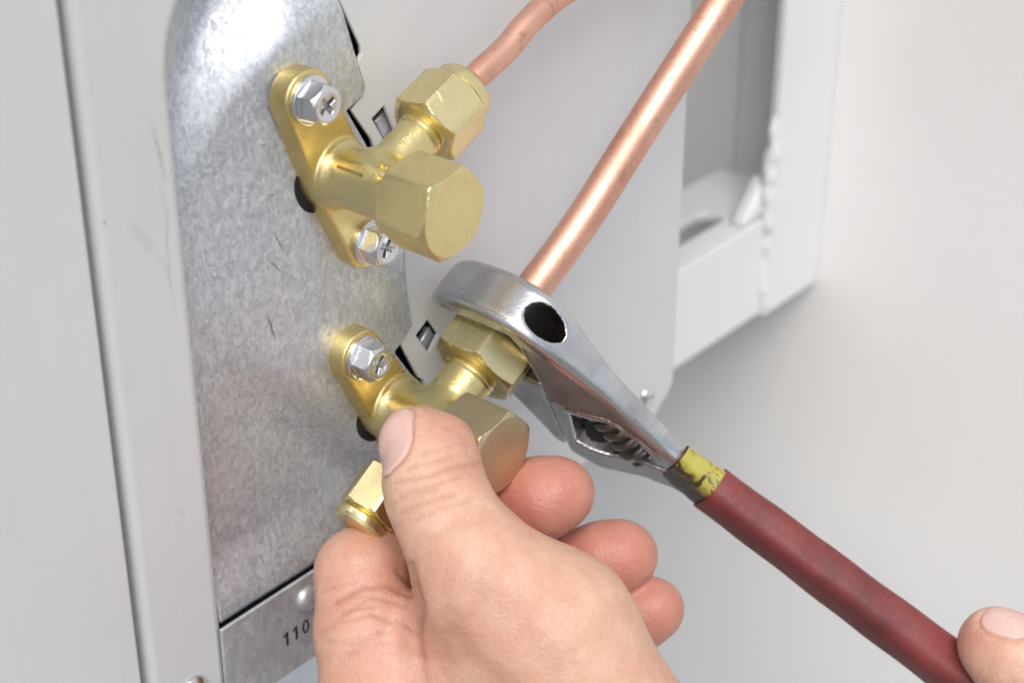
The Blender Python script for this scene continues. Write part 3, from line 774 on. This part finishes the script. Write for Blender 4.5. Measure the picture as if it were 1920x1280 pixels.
def build_hand(name, label, chains, palm, lo_hi, h, kpalm, nails, creases, red_pts, blobs=()):
    pts = [p for ch in chains for p, r in ch['pts']] + [q for seg in palm for q in (seg[0], seg[1])]
    lo = np.min(pts, 0) - 28; hi = np.max(pts, 0) + 28
    def field(P):
        d = None
        for a, b, ra, rb in palm:
            c = capsule(P, a, b, ra, rb); d = c if d is None else smin(d, c, kpalm)
        for ch in chains:
            f = None; q = ch['pts']
            for (a, ra), (b, rb) in zip(q[:-1], q[1:]):
                c = capsule(P, a, b, ra, rb); f = c if f is None else smin(f, c, ch.get('kk', 3.0))
            d = smin(d, f, ch['k'])
        return d
    def region(P, nl):
        c, long_, nrm, hl, hw = nl
        long_ = long_ - nrm * (long_ @ nrm); long_ = long_ / np.linalg.norm(long_); wd = np.cross(nrm, long_)
        a, b, e = [(P[0] - c[0]) * v[0] + (P[1] - c[1]) * v[1] + (P[2] - c[2]) * v[2] for v in (long_, wd, nrm)]
        reg = (((np.abs(a) / hl) ** 2.6 + (np.abs(b) / hw) ** 2.6) ** (1 / 2.6) - 1) * min(hl, hw)
        return reg, e
    X, Y, Z = grid(lo, hi, h); d = field((X, Y, Z)); nail_m = []
    for nl in nails:
        l2 = nl[0] - 14.0; G = grid(l2, nl[0] + 14.0, 0.32); f = field(G); reg, e = region(G, nl)
        # nail plate: a thin shell that follows the finger, slightly flatter than the skin round it
        nv, nf = nets(smax(smax(f - 0.22, -(f + 1.0), 0.25), np.maximum(reg, -e - 6.5), 0.35), l2, 0.32); nail_m.append(netmesh(nv, nf))
        reg, e = region((X, Y, Z), nl)
        d = d + 0.55 * np.exp(-(reg / 0.7) ** 2) * (e > -6.5) + 0.5 * (reg < -0.2) * (e > -6.5) - 0.35 * np.exp(-((reg - 1.5) / 0.9) ** 2) * (e > -6.5)
    V, Fc = nets(d, lo, h)
    # shallow creases pressed into the skin
    me = netmesh(V, Fc); N = np.zeros(len(V) * 3); me.vertices.foreach_get('normal', N); N = N.reshape(-1, 3)
    px, py, dd = proj(V); face = (N @ (MC @ np.array([0, 0, -1.0]))) > 0.05
    cr = np.zeros(len(V))
    for pl_, w, amp in creases:
        amp = amp * (1.15 if w < 12 else 1.0)
        q = np.asarray(pl_, float); best = np.full(len(V), 1e9)
        for i in range(len(q) - 1):
            e = q[i + 1] - q[i]; t = np.clip(((px - q[i][0]) * e[0] + (py - q[i][1]) * e[1]) / (e @ e), 0, 1)
            endf = 1 + 0.0 * t
            best = np.minimum(best, np.hypot(px - q[i][0] - t * e[0], py - q[i][1] - t * e[1]))
        g = np.exp(-(best / w) ** 2) * face
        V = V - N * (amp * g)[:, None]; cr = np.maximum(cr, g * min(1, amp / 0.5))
    me.vertices.foreach_set('co', (V * S).ravel()); me.update()
    rd = np.zeros(len(V))
    for c, rad, amt in red_pts:
        rd = np.maximum(rd, amt * np.exp(-((V - np.asarray(c)) ** 2).sum(1) / rad ** 2))
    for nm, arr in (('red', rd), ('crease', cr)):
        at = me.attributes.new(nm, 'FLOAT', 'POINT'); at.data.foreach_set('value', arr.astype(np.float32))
    me.materials.append(M['skin'])
    o = link(name, me); tag(o, label, 'hand', 'hands of the person working on the pipes')
    for m2 in nail_m: link('fingernail', m2, M['nail'], o)
    return o

# ---- hand that pinches the lower valve (thumb towards us, fingers curling behind to the right)
T0, T1, T2, T3 = dep(782, 833, 447), dep(822, 935, 438), dep(905, 1085, 431), dep(1120, 1330, 436)
th = dict(k=7.0, kk=5.0, pts=[(dep(775, 824, 447.5), 7.6), (dep(806, 856, 445), 10.6), (dep(818, 925, 439), 11.2), (dep(845, 985, 435), 11.0), (dep(905, 1085, 433), 14.0)])
ix = dict(k=3.0, kk=5.0, pts=[(dep(700, 1300, 446), 12.5), (dep(688, 1180, 449), 11.8), (dep(676, 1074, 454), 10.2), (dep(740, 1050, 463), 9.6), (dep(835, 985, 465), 8.8), (dep(880, 950, 464), 8.0)])
md = dict(k=1.6, kk=4.0, pts=[(dep(720, 1330, 466), 11.5), (dep(730, 1150, 472), 10.0), (dep(860, 1030, 474), 9.4), (dep(950, 962, 468), 9.8), (dep(1015, 934, 464), 9.8), (dep(1050, 923, 463), 8.6)])
rg = dict(k=1.6, kk=4.0, pts=[(dep(760, 1370, 482), 11.0), (dep(860, 1240, 486), 9.6), (dep(980, 1130, 482), 9.2), (dep(1085, 1070, 474), 9.6), (dep(1140, 1050, 471), 9.5), (dep(1170, 1040, 470), 8.5)])
pk_ = dict(k=1.6, kk=4.0, pts=[(dep(860, 1430, 492), 10.0), (dep(960, 1310, 492), 8.4), (dep(1080, 1215, 484), 8.0), (dep(1165, 1168, 476), 8.2), (dep(1208, 1147, 473), 8.1), (dep(1229, 1139, 472), 7.0)])
palm = [
    (dep(905, 1085, 433), dep(1030, 1190, 436), 15.0, 19.0),
    (dep(1030, 1190, 436), dep(1130, 1400, 440), 19.0, 24.0),
    (dep(930, 1180, 440), dep(980, 1400, 446), 15.0, 22.0),
    (dep(810, 1200, 446), dep(860, 1420, 450), 12.0, 20.0),
    (dep(700, 1300, 446), dep(860, 1480, 452), 12.5, 22.0),
    (dep(860, 1430, 474), dep(1050, 1450, 466), 16.0, 22.0),
    (dep(1050, 1430, 450), dep(1180, 1640, 452), 24.0, 25.0),
    (dep(960, 1430, 456), dep(1110, 1640, 458), 24.0, 25.0),
]
creases = [
    ([(735, 945), (770, 925), (815, 915)], 3, 0.16), ([(790, 850), (835, 838), (870, 828)], 3, 0.12), ([(778, 975), (830, 950), (880, 940)], 5, 0.14), ([(800, 1010), (850, 985), (910, 975)], 6, 0.10),
    ([(640, 1168), (690, 1150), (735, 1160), (770, 1185)], 4, 0.22), ([(604, 1110), (640, 1096), (668, 1090)], 4, 0.18), ([(650, 1230), (700, 1205), (760, 1215)], 6, 0.12), ([(745, 1070), (775, 1100), (792, 1130)], 5, 0.3),
    ([(880, 1090), (960, 1150), (1040, 1240)], 26, 0.22), ([(850, 1180), (900, 1240), (960, 1290)], 20, 0.25),
    ([(742, 905), (800, 892), (860, 872), (900, 868)], 5, 0.22), ([(748, 930), (812, 908), (868, 893)], 4, 0.16), ([(760, 880), (820, 862), (876, 845)], 4, 0.14),
    ([(752, 962), (800, 940), (850, 925)], 5, 0.18),
    ([(770, 1058), (782, 1110), (792, 1150), (783, 1190), (790, 1235)], 8, 0.55), ([(790, 1235), (800, 1290)], 9, 0.25),
    ([(630, 1128), (680, 1100), (730, 1098), (770, 1118)], 6, 0.35), ([(640, 1150), (700, 1118), (760, 1135)], 5, 0.25), ([(600, 1190), (660, 1140), (700, 1136)], 5, 0.2),
    ([(610, 1200), (660, 1210), (740, 1180)], 6, 0.12), ([(700, 1150), (760, 1180), (780, 1200)], 5, 0.2),
    ([(862, 1050), (836, 1110), (842, 1150)], 16, 0.12),
]
red = [(dep(1050, 922, 455), 17, 0.8), (dep(970, 945, 458), 18, 0.95), (dep(1165, 1040, 463), 17, 0.8), (dep(1080, 1060, 468), 15, 0.9), (dep(1225, 1140, 466), 15, 0.75), (dep(1160, 1180, 470), 12, 0.8), (dep(700, 1050, 450), 14, 0.4), (dep(690, 1250, 438), 18, 0.34), (dep(640, 1150, 436), 14, 0.3), (dep(790, 1180, 432), 14, 0.4), (dep(830, 1080, 424), 12, 0.28), (dep(840, 815, 440), 8, 0.45), (dep(880, 880, 432), 7, 0.3), (dep(740, 850, 440), 6, 0.25), (dep(760, 1080, 445), 12, 0.5), (dep(640, 1040, 440), 12, 0.3), (dep(900, 1150, 420), 18, 0.25)]
ndir = camvec(-0.80, -0.22, -0.56)
nails = [(dep(774, 836, 444) + ndir * 7.0, (T0 - T1) / np.linalg.norm(T0 - T1), ndir, 9.0, 6.4)]
hand1 = build_hand('hand', 'bare hand pinching the lower valve between thumb and curled fingers', [th, ix, md, rg, pk_], palm, None, 0.62, 9.0, nails, creases, red)

# ---- hand that holds the wrench handle: thumb tip in view, the fist closes round the sleeve out of frame
def hw(s, w, q):                                # point at handle station s, w across, q along nut axis
    cxy = H0 + HD * s + HN * w; return np.array([_c2[0], 0, _c2[1]]) + RV2 @ np.array([31 + q, cxy[0], cxy[1]])
hd = hw(60, 0, 0); pe = proj(hd)
zt = proj(hw(66, 0, 0))[2] - 10.0
th2 = dict(k=7.0, kk=5.0, pts=[(dep(1862, 1206, zt - 1), 8.8), (dep(1900, 1234, zt - 3), 10.2), (dep(1985, 1290, zt - 7), 11.2), (dep(2090, 1370, zt - 8), 12.5)])
def ring(s, r0):
    pts = []
    for a, rr in ((20, 16), (-35, 17), (-90, 17), (-145, 17), (160, 17)):
        w, q = rr * math.cos(math.radians(a)), rr * 0.9 * math.sin(math.radians(a)); pts.append((hw(s, w, -q), r0))
    return pts
fg = [dict(k=1.5, kk=3.5, pts=[(p_, r_ * 1.0) for p_, r_ in ring(100 + 19 * i, [8.6, 8.8, 8.4, 7.6][i])]) for i in range(4)]
palm2 = [(dep(2090, 1370, zt - 8), dep(2200, 1500, zt - 4), 13.0, 19.0), (hw(104, 24, 4), hw(150, 30, 4), 11.0, 12.0), (hw(112, 20, -18), hw(155, 24, -18), 13.0, 15.0), (hw(130, 26, -12), hw(175, 58, -14), 18.0, 22.0)]
nd2 = camvec(0.20, -0.74, -0.64)
nails2 = [(dep(1868, 1204, zt - 2) + nd2 * 8.2, (th2['pts'][0][0] - th2['pts'][2][0]) / 30.0, nd2, 6.0, 5.2)]
hand2 = build_hand('hand', 'thumb tip of the other hand resting on the red wrench handle', [th2] + fg, palm2, None, 0.9, 8.0, nails2, [], [(dep(1800, 1190, zt - 6), 9, 0.45), (dep(1900, 1150, zt - 6), 7, 0.25)])
